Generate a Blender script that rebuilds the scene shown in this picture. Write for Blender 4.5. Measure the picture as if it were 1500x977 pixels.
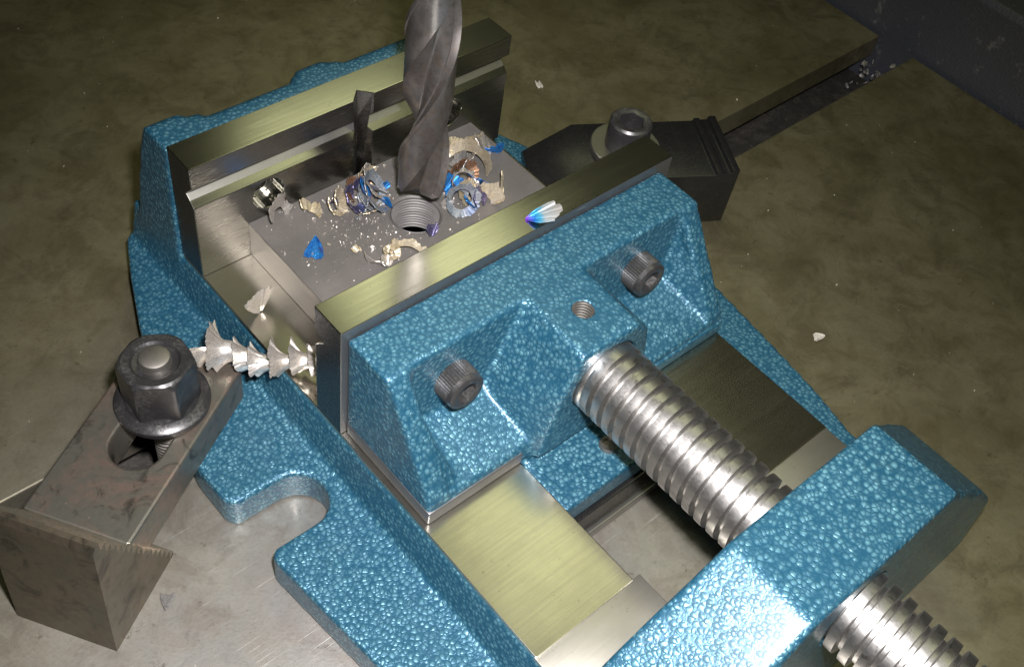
import bpy, bmesh, math, random
from mathutils import Matrix, Vector, Euler
from math import sin, cos, pi, radians as RAD

# ------------------------------------------------------------------ clear
for o in list(bpy.data.objects): bpy.data.objects.remove(o)
scn = bpy.context.scene
COL = scn.collection
S = 0.001                                   # every length below is in millimetres

# ------------------------------------------------------------------ camera
cd = bpy.data.cameras.new('camera'); cam = bpy.data.objects.new('camera', cd); COL.objects.link(cam)
cam.location = (-0.0860756, -0.1217359, 0.2393758)
cam.rotation_euler = (0.69938608, -0.11753319, -0.71317819)
cd.sensor_fit = 'HORIZONTAL'; cd.sensor_width = 36.0; cd.lens = 39.07
cd.clip_start = 0.005; cd.clip_end = 20
scn.camera = cam

# ------------------------------------------------------------------ world, lamps, exposure
w = bpy.data.worlds.new('World'); scn.world = w; w.use_nodes = True
bg = w.node_tree.nodes['Background']
bg.inputs[0].default_value = (0.95, 0.92, 0.58, 1); bg.inputs[1].default_value = 0.016

def lamp(name, kind, loc, target, energy, color):
    d = bpy.data.lights.new(name, kind); o = bpy.data.objects.new(name, d); COL.objects.link(o)
    o.location = Vector(loc) * S
    o.rotation_euler = (Vector(target) - Vector(loc)).to_track_quat('-Z', 'Y').to_euler()
    d.energy = energy; d.color = color
    return d
# white flash lamp of the phone, held just beside its lens
k = lamp('flash_lamp', 'SPOT', (-63, -114, 252), (12, -38, 20), 7.4, (1.0, 0.965, 0.97))
k.spot_size = RAD(88); k.spot_blend = 1.0; k.shadow_soft_size = 0.007
# dim yellowish shop fixtures overhead, the bands that the ground steel mirrors
for fx, fy, fz, fw, fl, yaw, en in ((236, 212, 400, .125, .42, -10, .20), (285, -330, 420, .16, .44, 20, .25)):
    f = lamp('shop_fixture', 'AREA', (fx, fy, fz), (fx, fy, 0), en, (0.97, 1.0, 0.55))
    f.shape = 'RECTANGLE'; f.size = fw; f.size_y = fl
    COL.objects[-1].rotation_euler = (0, 0, RAD(yaw))

scn.view_settings.view_transform = 'Standard'; scn.view_settings.look = 'None'
scn.view_settings.exposure = 0.25; scn.view_settings.gamma = 1.0; scn.view_settings.use_curve_mapping = False
scn.render.engine = 'CYCLES'

# ------------------------------------------------------------------ material helpers
class NT:
    def __init__(s, name):
        m = bpy.data.materials.new(name); m.use_nodes = True; s.m = m; s.t = m.node_tree
        s.b = s.t.nodes['Principled BSDF']
        tc = s.n('ShaderNodeTexCoord'); mp = s.n('ShaderNodeMapping')
        mp.inputs['Scale'].default_value = (1000, 1000, 1000)
        s.l(tc.outputs['Object'], mp.inputs['Vector']); s.mm = mp.outputs[0]     # coordinates in mm
    def n(s, t, **kw):
        x = s.t.nodes.new(t)
        for a, v in kw.items(): setattr(x, a, v)
        return x
    def l(s, a, b): s.t.links.new(a, b)
    def scale(s, v, sx, sy, sz, rz=0):
        mp = s.n('ShaderNodeMapping'); mp.inputs['Scale'].default_value = (sx, sy, sz); mp.inputs['Rotation'].default_value = (0, 0, rz)
        s.l(v, mp.inputs['Vector']); return mp.outputs[0]
    def noise(s, sc, v=None, detail=4, rough=.55, dist=0):
        x = s.n('ShaderNodeTexNoise'); x.inputs['Scale'].default_value = sc; x.inputs['Detail'].default_value = detail
        x.inputs['Roughness'].default_value = rough; x.inputs['Distortion'].default_value = dist
        s.l(v or s.mm, x.inputs['Vector']); return x.outputs[0]
    def vor(s, sc, v=None, feature='F1', out=0, rnd=1.0):
        x = s.n('ShaderNodeTexVoronoi', feature=feature); x.inputs['Scale'].default_value = sc; x.inputs['Randomness'].default_value = rnd
        s.l(v or s.mm, x.inputs['Vector']); return x.outputs[out]
    def ramp(s, v, stops, interp='LINEAR'):
        x = s.n('ShaderNodeValToRGB'); e = x.color_ramp.elements; x.color_ramp.interpolation = interp
        while len(e) < len(stops): e.new(.5)
        for i, (p, c) in enumerate(stops):
            e[i].position = p; e[i].color = (c, c, c, 1) if not isinstance(c, tuple) else (*c, 1)
        s.l(v, x.inputs[0]); return x.outputs[0]
    def mix(s, f, a, b, mode='MIX'):
        x = s.n('ShaderNodeMix', data_type='RGBA', blend_type=mode)
        for sock, v in ((x.inputs[0], f), (x.inputs[6], a), (x.inputs[7], b)):
            if hasattr(v, 'links') or isinstance(v, bpy.types.NodeSocket): s.l(v, sock)
            elif isinstance(v, tuple): sock.default_value = (*v, 1)
            else: sock.default_value = v
        return x.outputs[2]
    def math(s, op, a, b=0.0):
        x = s.n('ShaderNodeMath', operation=op)
        for i, v in enumerate((a, b)):
            if isinstance(v, bpy.types.NodeSocket): s.l(v, x.inputs[i])
            else: x.inputs[i].default_value = v
        return x.outputs[0]
    def bump(s, h, dist_mm, strength=1.0, normal=None):
        x = s.n('ShaderNodeBump'); x.inputs['Distance'].default_value = dist_mm * S; x.inputs['Strength'].default_value = strength
        s.l(h, x.inputs['Height'])
        if normal: s.l(normal, x.inputs['Normal'])
        return x.outputs[0]
    def set(s, **kw):
        for a, v in kw.items():
            sock = s.b.inputs[a.replace('_', ' ')]
            if isinstance(v, bpy.types.NodeSocket): s.l(v, sock)
            elif isinstance(v, tuple): sock.default_value = (*v, 1)
            else: sock.default_value = v
        return s.m

def mat_paint():
    t = NT('hammered_blue_paint')
    wob = t.noise(.35, detail=2)
    warp = t.n('ShaderNodeVectorMath', operation='MULTIPLY_ADD')
    nz = t.n('ShaderNodeTexNoise'); nz.inputs['Scale'].default_value = .8; t.l(t.mm, nz.inputs['Vector'])
    t.l(nz.outputs[1], warp.inputs[0]); warp.inputs[1].default_value = (.6, .6, .6); t.l(t.mm, warp.inputs[2])
    v = warp.outputs[0]
    K = .86
    def vr(feature, k, out):
        x = t.n('ShaderNodeTexVoronoi', feature=feature); x.inputs['Scale'].default_value = k; x.inputs['Randomness'].default_value = 1.0
        t.l(v, x.inputs['Vector']); return x.outputs[out]
    f1 = vr('F1', K, 0); cell = vr('F1', K, 1); edge = vr('DISTANCE_TO_EDGE', K, 0); f1b = vr('F1', K * 1.75, 0)
    sep = t.n('ShaderNodeSeparateColor'); t.l(cell, sep.inputs[0])
    def disc(d, r_sock, lo, hi):                                   # soft round bubble of its own radius
        mr = t.n('ShaderNodeMapRange', interpolation_type='SMOOTHSTEP'); t.l(d, mr.inputs[0])
        m1 = t.n('ShaderNodeMath', operation='MULTIPLY_ADD'); t.l(r_sock, m1.inputs[0]); m1.inputs[1].default_value = hi - lo; m1.inputs[2].default_value = lo
        mr.inputs[1].default_value = .02; t.l(m1.outputs[0], mr.inputs[2]); mr.inputs[3].default_value = 1; mr.inputs[4].default_value = 0
        return mr.outputs[0]
    dome = disc(f1, sep.outputs[0], .62, 1.0); small = disc(f1b, sep.outputs[1], .40, .85)
    h = t.math('MAXIMUM', dome, t.math('MULTIPLY', small, .45))
    rim = t.ramp(edge, [(0.0, .35), (.14, 1.0)])
    amt = t.n('ShaderNodeMath', operation='MULTIPLY_ADD'); t.l(sep.outputs[2], amt.inputs[0]); amt.inputs[1].default_value = .6; amt.inputs[2].default_value = .4
    patch = t.ramp(t.noise(.045, detail=4), [(.35, .65), (.65, 1.0)])
    tone = t.math('MULTIPLY', t.math('MULTIPLY', h, amt.outputs[0]), t.math('MULTIPLY', rim, patch))
    c1 = t.mix(tone, (.011, .070, .122), (.120, .285, .345))
    grime = t.math('MULTIPLY', t.ramp(t.noise(.09, detail=7, rough=.7), [(.58, 0.0), (.72, .45)]), t.ramp(t.noise(.8, detail=4), [(.4, .4), (.65, 1.0)]))
    c2 = t.mix(grime, c1, (.030, .070, .090))
    ro = t.n('ShaderNodeMath', operation='MULTIPLY_ADD'); t.l(t.noise(.12, detail=5), ro.inputs[0]); ro.inputs[1].default_value = .25; ro.inputs[2].default_value = .27
    t.set(Base_Color=c2, Metallic=.35, Roughness=ro.outputs[0], Normal=t.bump(t.math('MULTIPLY', h, rim), .19, .85))
    t.b.inputs['Coat Weight'].default_value = .35; t.b.inputs['Coat Roughness'].default_value = .25
    return t.m

def mat_steel(name, base=(.56, .55, .50), rough=.2, brush='x', fine=1.0, dirt=.25, wave=.4, aniso=0.0):
    t = NT(name)
    sc = {'x': (.05, 1.7, 1.7), 'y': (1.7, .05, 1.7), 'z': (1.7, 1.7, .05), '0': (1.2, 1.2, 1.2)}[brush]
    st = t.noise(fine, t.scale(t.mm, *sc), 5, .65)
    st2 = t.noise(fine * .35, t.scale(t.mm, *sc), 3, .6)
    pat = t.noise(.07, detail=5, rough=.6, dist=.4)
    spot = t.ramp(t.noise(.9, detail=3), [(.66, 0.0), (.74, 1.0)])
    c = t.mix(t.ramp(pat, [(.35, 0.0), (.75, dirt)]), base, tuple(x * .45 for x in base))
    c = t.mix(t.ramp(st, [(.3, 0.0), (.75, .30)]), c, tuple(x * .62 for x in base))
    c = t.mix(t.math('MULTIPLY', spot, dirt), c, (.12, .11, .10))
    nick = t.math('MULTIPLY', t.ramp(t.noise(1.0, t.scale(t.mm, .12, 2.0, 1, .9), 2), [(.70, 0.0), (.75, 1.0)]), t.ramp(t.noise(.08, detail=2), [(.48, 0.0), (.6, 1.0)]))
    c = t.mix(t.math('MULTIPLY', nick, .5), c, (.80, .78, .72))
    r = t.math('MULTIPLY_ADD', st, wave * .3); r.node.inputs[2].default_value = rough - wave * .12
    t.set(Base_Color=c, Metallic=1.0, Roughness=r, Normal=t.bump(st2, .004, .3))
    if aniso: t.b.inputs['Anisotropic'].default_value = aniso
    return t.m

def mat_black(name, base=(.035, .036, .040), rough=.33, wear=(.22, .21, .20), metallic=.75, wearamt=.5):
    t = NT(name)
    p = t.noise(.22, detail=6, rough=.65); q = t.noise(1.6, detail=4, rough=.7)
    wv = t.math('MULTIPLY', t.ramp(p, [(.45, 0.0), (.72, 1.0)]), t.ramp(q, [(.4, 0.0), (.7, wearamt)]))
    c = t.mix(wv, base, wear)
    r = t.math('MULTIPLY_ADD', q, .3); r.node.inputs[2].default_value = rough - .12
    t.set(Base_Color=c, Metallic=metallic, Roughness=r, Normal=t.bump(q, .03, .5))
    return t.m

def mat_rusty(name, plain_steel, pink, dark, k=1.0):
    t = NT(name)
    p = t.noise(.07, detail=6, rough=.6, dist=.6); q = t.noise(.45, detail=7, rough=.72); g = t.noise(3.0, detail=3)
    c = t.mix(t.math('MULTIPLY', t.ramp(p, [(.42, 0.0), (.56, 1.0)]), t.ramp(t.noise(.6, detail=6, rough=.75), [(.38, .2), (.58, 1.0)])), plain_steel, pink)
    c = t.mix(t.ramp(t.noise(.13, detail=7, rough=.7, dist=.9), [(.54, 0.0), (.66, .85)]), c, dark)
    c = t.mix(t.ramp(q, [(.52, 0.0), (.72, .6)]), c, tuple(x * .5 for x in plain_steel))
    c = t.mix(t.ramp(t.noise(.9, detail=5, rough=.7), [(.62, 0.0), (.72, .6)]), c, tuple(x * 1.5 for x in pink))
    r = t.math('MULTIPLY_ADD', q, .3); r.node.inputs[2].default_value = .27
    t.set(Base_Color=c, Metallic=.8, Roughness=r, Normal=t.bump(t.math('ADD', q, t.math('MULTIPLY', g, .4)), .06, .6))
    return t.m

def mat_table():
    t = NT('stained_steel_table')
    p = t.noise(.03, detail=8, rough=.62, dist=.5); q = t.noise(.11, detail=8, rough=.62, dist=.5); g = t.noise(1.1, detail=6, rough=.7)
    # scratched grey pool of white flash, browner warm light around, both painted in
    dv = t.n('ShaderNodeVectorMath', operation='DISTANCE'); t.l(t.mm, dv.inputs[0]); dv.inputs[1].default_value = (-20, -58, 0)
    flash_fade = t.n('ShaderNodeMapRange'); t.l(t.math('ADD', dv.outputs['Value'], t.math('MULTIPLY', p, 70)), flash_fade.inputs[0])
    flash_fade.inputs[1].default_value = 85; flash_fade.inputs[2].default_value = 185; flash_fade.inputs[3].default_value = 0; flash_fade.inputs[4].default_value = 1
    dark_tone = flash_fade.outputs[0]  # zero in the painted flash pool, one in the warm light around it
    plain_steel = t.mix(t.ramp(p, [(.38, 0.0), (.62, 1.0)]), (.330, .320, .300), (.430, .415, .390))
    brown = t.mix(t.ramp(p, [(.38, 0.0), (.62, 1.0)]), (.250, .225, .130), (.350, .318, .205))
    c = t.mix(dark_tone, plain_steel, brown)
    c = t.mix(t.ramp(q, [(.44, 0.0), (.72, .70)]), c, t.mix(dark_tone, (.225, .195, .165), (.120, .098, .050)))
    c = t.mix(t.ramp(t.noise(.055, detail=9, rough=.72, dist=.8), [(.50, 0.0), (.66, .7)]), c, t.mix(dark_tone, (.23, .20, .17), (.150, .132, .078)))
    c = t.mix(t.ramp(t.noise(.20, detail=8, rough=.75), [(.60, 0.0), (.70, .8)]), c, (.085, .062, .036))
    c = t.mix(t.ramp(g, [(.50, 0.0), (.74, .24)]), c, (.08, .068, .04))
    c = t.mix(t.ramp(t.noise(.7, detail=5, rough=.7), [(.66, 0.0), (.74, .2)]), c, (.42, .40, .34))
    scr = None
    for rz, k in ((.25, 0), (1.25, 7), (2.2, 13), (2.75, 21)):
        s_ = t.noise(1.0, t.scale(t.mm, .03, 2.0, 1, rz), 2, .5)
        m_ = t.math('MULTIPLY', t.ramp(s_, [(.68, 0.0), (.74, 1.0)]), t.ramp(t.noise(.05 + k * .004, detail=2), [(.46, 0.0), (.58, 1.0)]))
        scr = m_ if scr is None else t.math('MAXIMUM', scr, m_)
    keep = t.n('ShaderNodeMapRange'); t.l(dark_tone, keep.inputs[0]); keep.inputs[3].default_value = .5; keep.inputs[4].default_value = .10
    scr = t.math('MULTIPLY', scr, keep.outputs[0])
    c = t.mix(scr, c, (.58, .57, .54))
    r = t.math('MULTIPLY_ADD', q, .26); r.node.inputs[2].default_value = .31
    hh = t.math('ADD', t.math('MULTIPLY', q, .8), t.math('ADD', t.math('MULTIPLY', g, .5), t.math('MULTIPLY', scr, -.3)))
    t.set(Base_Color=c, Metallic=.85, Roughness=r, Normal=t.bump(hh, .11, .6))
    return t.m

def mat_work():
    t = NT('mill_scale_steel')
    q = t.noise(1.1, detail=5, rough=.65); p = t.noise(.08, detail=4)
    c = t.mix(t.ramp(p, [(.35, 0.0), (.7, 1.0)]), (.098, .091, .085), (.135, .124, .116))
    c = t.mix(t.ramp(q, [(.55, 0.0), (.72, .5)]), c, (.060, .055, .051))
    t.set(Base_Color=c, Metallic=.25, Roughness=.55, Normal=t.bump(q, .05, .6))
    return t.m

def mat_drill():
    t = NT('worn_drill_steel')
    q = t.noise(.8, detail=6, rough=.7); p = t.noise(.16, detail=5, dist=.5)
    z = t.n('ShaderNodeSeparateXYZ'); t.l(t.mm, z.inputs[0])
    c = t.mix(t.ramp(p, [(.35, 0.0), (.7, 1.0)]), (.165, .155, .148), (.290, .270, .258))
    c = t.mix(t.ramp(q, [(.52, 0.0), (.70, .7)]), c, (.095, .083, .075))
    tip = t.n('ShaderNodeMapRange'); t.l(z.outputs[2], tip.inputs[0]); tip.inputs[1].default_value = 60; tip.inputs[2].default_value = 43; tip.inputs[3].default_value = 0; tip.inputs[4].default_value = 1
    c = t.mix(t.math('MULTIPLY', tip.outputs[0], t.ramp(t.noise(.5, detail=5), [(.46, 0.0), (.64, .6)])), c, (.22, .165, .13))
    t.set(Base_Color=c, Metallic=.85, Roughness=.34, Normal=t.bump(q, .03, .5))
    return t.m

def mat_screw():
    t = NT('bright_screw_steel')
    st = t.noise(1.0, t.scale(t.mm, 2.2, .9, 2.2), 5, .7); p = t.noise(.6, t.scale(t.mm, .9, 1.1, .9), 7, .75, .6)
    dirt = t.ramp(p, [(.56, 0.0), (.62, 1.0)])
    c = t.mix(t.math('MULTIPLY', dirt, .55), (.46, .45, .435), (.12, .11, .10))
    r = t.math('MULTIPLY_ADD', st, .22); r.node.inputs[2].default_value = .26
    t.set(Base_Color=c, Metallic=1.0, Roughness=r, Normal=t.bump(st, .012, .4))
    return t.m

def mat_chip(name, stops, rough=.40, sc=.16, metal=.8):
    t = NT(name)
    st = t.noise(.9, t.scale(t.mm, 1.2, 5, 5), 3, .6); p = t.noise(sc, detail=3)
    c = t.ramp(p, stops)
    c = t.mix(t.ramp(st, [(.42, 0.0), (.62, .6)]), c, tuple(x * .4 for x in stops[0][1]))
    t.set(Base_Color=c, Metallic=metal, Roughness=rough, Normal=t.bump(st, .07, .8))
    return t.m

def mat_rim():
    t = NT('chipped_dark_rim_paint')
    q = t.noise(.25, t.scale(t.mm, 1, .6, .5), 6, .7); g = t.noise(1.0, detail=4)
    c = t.mix(t.ramp(q, [(.60, 0.0), (.72, .7)]), (.050, .054, .066), (.20, .20, .19))
    t.set(Base_Color=c, Metallic=.1, Roughness=.45, Normal=t.bump(t.math('ADD', q, g), .3, .7))
    return t.m

M = {
 'paint': mat_paint(),
 'jaw': mat_steel('ground_jaw_steel', rough=.17, brush='x', dirt=.22),
 'rail': mat_steel('ground_rail_steel', base=(.60, .57, .50), rough=.22, brush='x', fine=.8, dirt=.35),
 'end': mat_steel('satin_rail_end', base=(.56, .54, .48), rough=.42, brush='x', dirt=.3),
 'satin': mat_steel('satin_grip_steel', base=(.30, .295, .27), rough=.27, brush='x', dirt=.3),
 'dull': mat_steel('dull_machined_steel', base=(.36, .35, .34), rough=.36, brush='0', dirt=.4),
 'bare': mat_steel('bare_casting_edge', base=(.27, .27, .275), rough=.52, brush='x', dirt=.5),
 'side': mat_steel('milled_work_steel', base=(.34, .32, .31), rough=.50, brush='y', dirt=.2),
 'bore': mat_steel('bored_steel', base=(.62, .60, .59), rough=.52, brush='0', dirt=.3),
 'black': mat_black('black_oxide_screw', base=(.085, .083, .083), rough=.34, wear=(.30, .29, .28), wearamt=.7),
 'dark_tone': mat_black('oily_black_clamp', base=(.034, .034, .035), rough=.25, wear=(.12, .115, .10), wearamt=.35),
 'nut': mat_black('worn_dark_nut', base=(.055, .054, .055), rough=.32, wear=(.24, .235, .225), wearamt=.8),
 'rust': mat_rusty('oxidised_strap_steel', (.150, .145, .122), (.215, .158, .128), (.038, .034, .029)),
 'blockm': mat_rusty('oily_block_steel', (.105, .096, .070), (.135, .108, .076), (.040, .034, .027)), 'table': mat_table(), 'work': mat_work(), 'drill': mat_drill(), 'screw': mat_screw(), 'rim': mat_rim(),
 'stud': mat_steel('dirty_stud_steel', base=(.36, .34, .31), rough=.50, brush='0', dirt=.6),
 'washer': mat_steel('washer_steel', base=(.44, .43, .38), rough=.42, brush='0', dirt=.2),
 'slotm': mat_black('dirty_slot_steel', base=(.040, .037, .034), rough=.5, wear=(.20, .185, .16), metallic=.4, wearamt=.8),
 'silver': mat_chip('silver_chip', [(.3, (.74, .71, .68)), (.7, (.66, .59, .50))], .40),
 'gold': mat_chip('straw_chip', [(.3, (.70, .56, .33)), (.55, (.78, .70, .55)), (.75, (.38, .26, .11))], .45),
 'brown': mat_chip('brown_chip', [(.3, (.26, .12, .07)), (.55, (.42, .25, .16)), (.75, (.16, .07, .09))]),
 'blue': mat_chip('blue_chip', [(.30, (.010, .085, .36)), (.52, (.025, .22, .56)), (.72, (.06, .03, .20))], .45, .22, .6),
 'violet': mat_chip('violet_chip', [(.3, (.05, .04, .16)), (.5, (.20, .18, .30)), (.7, (.10, .14, .34))], .4),
 'steelblue': mat_chip('blue_grey_chip', [(.35, (.20, .235, .27)), (.5, (.33, .35, .365)), (.65, (.10, .13, .21))], .50, .16, .55),
 'grey': mat_chip('grey_chip', [(.3, (.26, .25, .25)), (.6, (.40, .38, .36))], .45, .16, .6),
 'debris': mat_chip('dusty_debris', [(.3, (.40, .37, .32)), (.6, (.55, .52, .46))], .65, .16, .2),
}

def mat_rainbow():
    t = NT('heat_tinted_chip'); z = t.n('ShaderNodeSeparateXYZ'); t.l(t.scale(t.mm, 1, 1, 1, RAD(33)), z.inputs[0])
    mr = t.n('ShaderNodeMapRange'); t.l(t.math('ADD', z.outputs[0], t.math('MULTIPLY', t.noise(.5), 2.5)), mr.inputs[0]); mr.inputs[1].default_value = -3.8; mr.inputs[2].default_value = 5.2
    c = t.ramp(mr.outputs[0], [(0, (.45, .30, .12)), (.10, (.42, .03, .36)), (.26, (.16, .05, .55)), (.40, (.03, .22, .80)), (.55, (.10, .55, .85)), (.68, (.62, .72, .76)), (1, (.72, .70, .68))])
    st = t.noise(.9, t.scale(t.mm, 1.2, 5, 5), 3, .6)
    return t.set(Base_Color=c, Metallic=.75, Roughness=.38, Normal=t.bump(st, .05, .7))
M['rainbow'] = mat_rainbow()

# ------------------------------------------------------------------ mesh helpers (mm in, metres out)
def link(name, me, mat, parent=None, loc=None, smooth=False):
    o = bpy.data.objects.new(name, me); COL.objects.link(o)
    if mat: me.materials.append(M[mat])
    if smooth: me.polygons.foreach_set('use_smooth', [True] * len(me.polygons))
    if loc is not None: o.location = Vector(loc) * S
    if parent is not None:
        o.parent = parent
        if parent.type == 'EMPTY': o.matrix_parent_inverse = Matrix.Translation(parent.location).inverted()
    return o
def bm_to(name, bm, mat, parent=None, smooth=False, loc=None, angle=None):
    bmesh.ops.recalc_face_normals(bm, faces=bm.faces)
    off = Vector(loc) if loc is not None else Vector()
    for v in bm.verts: v.co = (v.co - off) * S
    me = bpy.data.meshes.new(name); bm.to_mesh(me); bm.free()
    if angle:
        me.polygons.foreach_set('use_smooth', [True] * len(me.polygons)); me.set_sharp_from_angle(angle=RAD(angle))
    return link(name, me, mat, parent, loc, smooth)
def empty(name, loc, label, cat, group=None):
    o = bpy.data.objects.new(name, None); COL.objects.link(o); o.location = Vector(loc) * S
    o.empty_display_size = .01
    return tag(o, label, cat, group)
def tag(o, label, cat, group=None):
    o['label'] = label; o['category'] = cat
    if group: o['group'] = group
    return o
def struct(o): o['kind'] = 'structure'; return o

def add_prism(bm, poly, axis, a, b, poly2=None, fn=None):
    """closed prism: 2-D polygon swept along an axis from a to b"""
    def P(p, t):
        if axis == 'x': q = (t, p[0], p[1])
        elif axis == 'y': q = (p[0], t, p[1])
        else: q = (p[0], p[1], t)
        return fn(q) if fn else q
    v1 = [bm.verts.new(P(p, a)) for p in poly]; v2 = [bm.verts.new(P(p, b)) for p in (poly2 or poly)]
    n = len(poly)
    f = [bm.faces.new(v1), bm.faces.new(v2[::-1])]
    for i in range(n): f.append(bm.faces.new((v1[i], v2[i], v2[(i + 1) % n], v1[(i + 1) % n])))
    bmesh.ops.recalc_face_normals(bm, faces=f)
    return v1 + v2
def add_box(bm, x0, x1, y0, y1, z0, z1):
    return add_prism(bm, [(x0, y0), (x1, y0), (x1, y1), (x0, y1)], 'z', z0, z1)
def bevel(bm, w, seg=2, ang=25):
    e = [e for e in bm.edges if len(e.link_faces) == 2 and e.calc_face_angle(0) > RAD(ang)]
    bmesh.ops.bevel(bm, geom=e, offset=w, segments=seg, profile=.6, affect='EDGES')
def add_lathe(bm, prof, n=48, mtx=None, cap=True):
    """prof: (radius, height) from bottom to top about local z"""
    rings = []
    for r, h in prof:
        ring = []
        for i in range(n):
            a = 2 * pi * i / n; p = Vector((r * cos(a), r * sin(a), h))
            ring.append(bm.verts.new(mtx @ p if mtx else p))
        rings.append(ring)
    for a, b in zip(rings, rings[1:]):
        for i in range(n): bm.faces.new((a[i], a[(i + 1) % n], b[(i + 1) % n], b[i]))
    if cap: bm.faces.new(rings[0][::-1]); bm.faces.new(rings[-1])
    return rings
def evaluated(o):
    dg = bpy.context.evaluated_depsgraph_get(); dg.update()
    me = bpy.data.meshes.new_from_object(o.evaluated_get(dg)); return me
def temp(bm):
    bmesh.ops.recalc_face_normals(bm, faces=bm.faces)
    for v in bm.verts: v.co *= S
    me = bpy.data.meshes.new('t'); bm.to_mesh(me); bm.free()
    o = bpy.data.objects.new('t', me); COL.objects.link(o); return o
def cast(bm, voxel, smooth, cutters=()):
    """weld overlapping solids into one rounded casting (voxel remesh + smooth), then drill holes"""
    for v in bm.verts: v.co *= S
    me = bpy.data.meshes.new('t'); bm.to_mesh(me); bm.free()
    o = bpy.data.objects.new('t', me); COL.objects.link(o)
    r = o.modifiers.new('r', 'REMESH'); r.mode = 'VOXEL'; r.voxel_size = voxel * S
    s = o.modifiers.new('s', 'SMOOTH'); s.factor = .5; s.iterations = smooth
    cs = []
    for c in cutters:
        c = temp(c); cs.append(c)
        b = o.modifiers.new('b', 'BOOLEAN'); b.operation = 'DIFFERENCE'; b.object = c
        try: b.solver = 'MANIFOLD'
        except Exception: b.solver = 'EXACT'
    out = evaluated(o)
    for x in [o] + cs: bpy.data.objects.remove(x)
    out.materials.clear()
    return out
def carve(bm, cutters, bev=0):
    o = temp(bm); cs = []
    for c in cutters:
        c = temp(c); cs.append(c)
        b = o.modifiers.new('b', 'BOOLEAN'); b.operation = 'DIFFERENCE'; b.object = c; b.solver = 'EXACT'
    if bev:
        v = o.modifiers.new('v', 'BEVEL'); v.width = bev * S; v.segments = 2; v.limit_method = 'ANGLE'; v.angle_limit = RAD(35)
    out = evaluated(o)
    for x in [o] + cs: bpy.data.objects.remove(x)
    out.materials.clear()
    return out
def cyl_bm(p0, p1, r0, r1=None, n=40):
    bm = bmesh.new(); p0 = Vector(p0); p1 = Vector(p1); d = p1 - p0
    m = Matrix.Translation(p0) @ d.to_track_quat('Z', 'Y').to_matrix().to_4x4()
    add_lathe(bm, [(r0, 0), (r0 if r1 is None else r1, d.length)], n, m); return bm
def along(p0, d):
    d = Vector(d); return Matrix.Translation(Vector(p0)) @ d.to_track_quat('Z', 'Y').to_matrix().to_4x4()

def add_thread(bm, mtx, L, R, depth, pitch, n=40, per=10, flat=.5, start=0.0, wear=0.0, seed=1):
    """square-shouldered helical thread about local z; mesh rows follow the helix; start = length of plain neck"""
    rnd = random.Random(seed); e = .07
    ph = [0, flat * .25, flat * .5, flat * .75, flat, flat + e, flat + e + .02, (1 + flat) / 2, 1 - e - .02, 1 - e]
    dp = [0, .012, .014, .012, 0, -.93, -1, -1, -1, -.93]
    T = int(L / pitch) + 2; cols = []
    jit = [[rnd.uniform(-1, 1) for _ in range(n)] for _ in range(T + 2)]
    for i in range(n + 1):
        a = 2 * pi * i / n; col = []
        for k in range(-1, T):
            for p, d in zip(ph, dp):
                h = (k + p + i / n) * pitch
                dd = depth * d
                if h < start: dd *= max(0.0, 1 - (start - h) / 2.0)
                kk = k + (1 if i == n else 0)
                r = R + dd + wear * jit[kk % (T + 2)][i % n]
                col.append(bm.verts.new(mtx @ Vector((r * cos(a), r * sin(a), min(max(h, 0), L)))))
        cols.append(col)
    for c0, c1 in zip(cols, cols[1:]):
        for j in range(len(c0) - 1): bm.faces.new((c0[j], c1[j], c1[j + 1], c0[j + 1]))
    bmesh.ops.remove_doubles(bm, verts=bm.verts, dist=1e-4)
    bmesh.ops.dissolve_degenerate(bm, dist=1e-5, edges=bm.edges)
    for h in (0, L):
        bm.faces.new([bm.verts.new(mtx @ Vector(((R - depth) * cos(2 * pi * i / n), (R - depth) * sin(2 * pi * i / n), h))) for i in range(n)])

# ================================================================== THE TABLE
bm = bmesh.new()
X0, X1, YF, YN, SA, SB = -420, 286.5, 460, -360, 28.0, 44.2
def sheet(bm, pts):
    bm.faces.new([bm.verts.new(p) for p in pts])
add_box(bm, X0, X1, SB, YF, -9, 0); add_box(bm, X0, X1, YN, SA, -9, 0)
bevel(bm, .5, 2)
struct(bm_to('table', bm, 'table'))
bm = bmesh.new()                                # undercut slot channel
add_box(bm, X0, X1, SA - 8, SB + 8, -26, -20)
add_prism(bm, [(SA - 8, -20), (SA - 8, -9.2), (SA - 12, -9.2), (SA - 12, -20)], 'x', X0, X1)
add_prism(bm, [(SB + 8, -20), (SB + 8, -9.2), (SB + 12, -9.2), (SB + 12, -20)], 'x', X0, X1)
struct(bm_to('table_slot', bm, 'slotm'))
bm = bmesh.new()
add_prism(bm, [(287, -26), (288.5, 1), (290, 31), (291.5, 33.5), (303, 34), (304, -26)], 'y', -360, 460)
bevel(bm, .8, 2)
struct(bm_to('table_rim', bm, 'rim'))

# ================================================================== THE VISE
vise = empty('drill_press_vise', (49, 0, 0), 'blue hammered-paint machine vise gripping a drilled steel block', 'vise')
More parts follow.
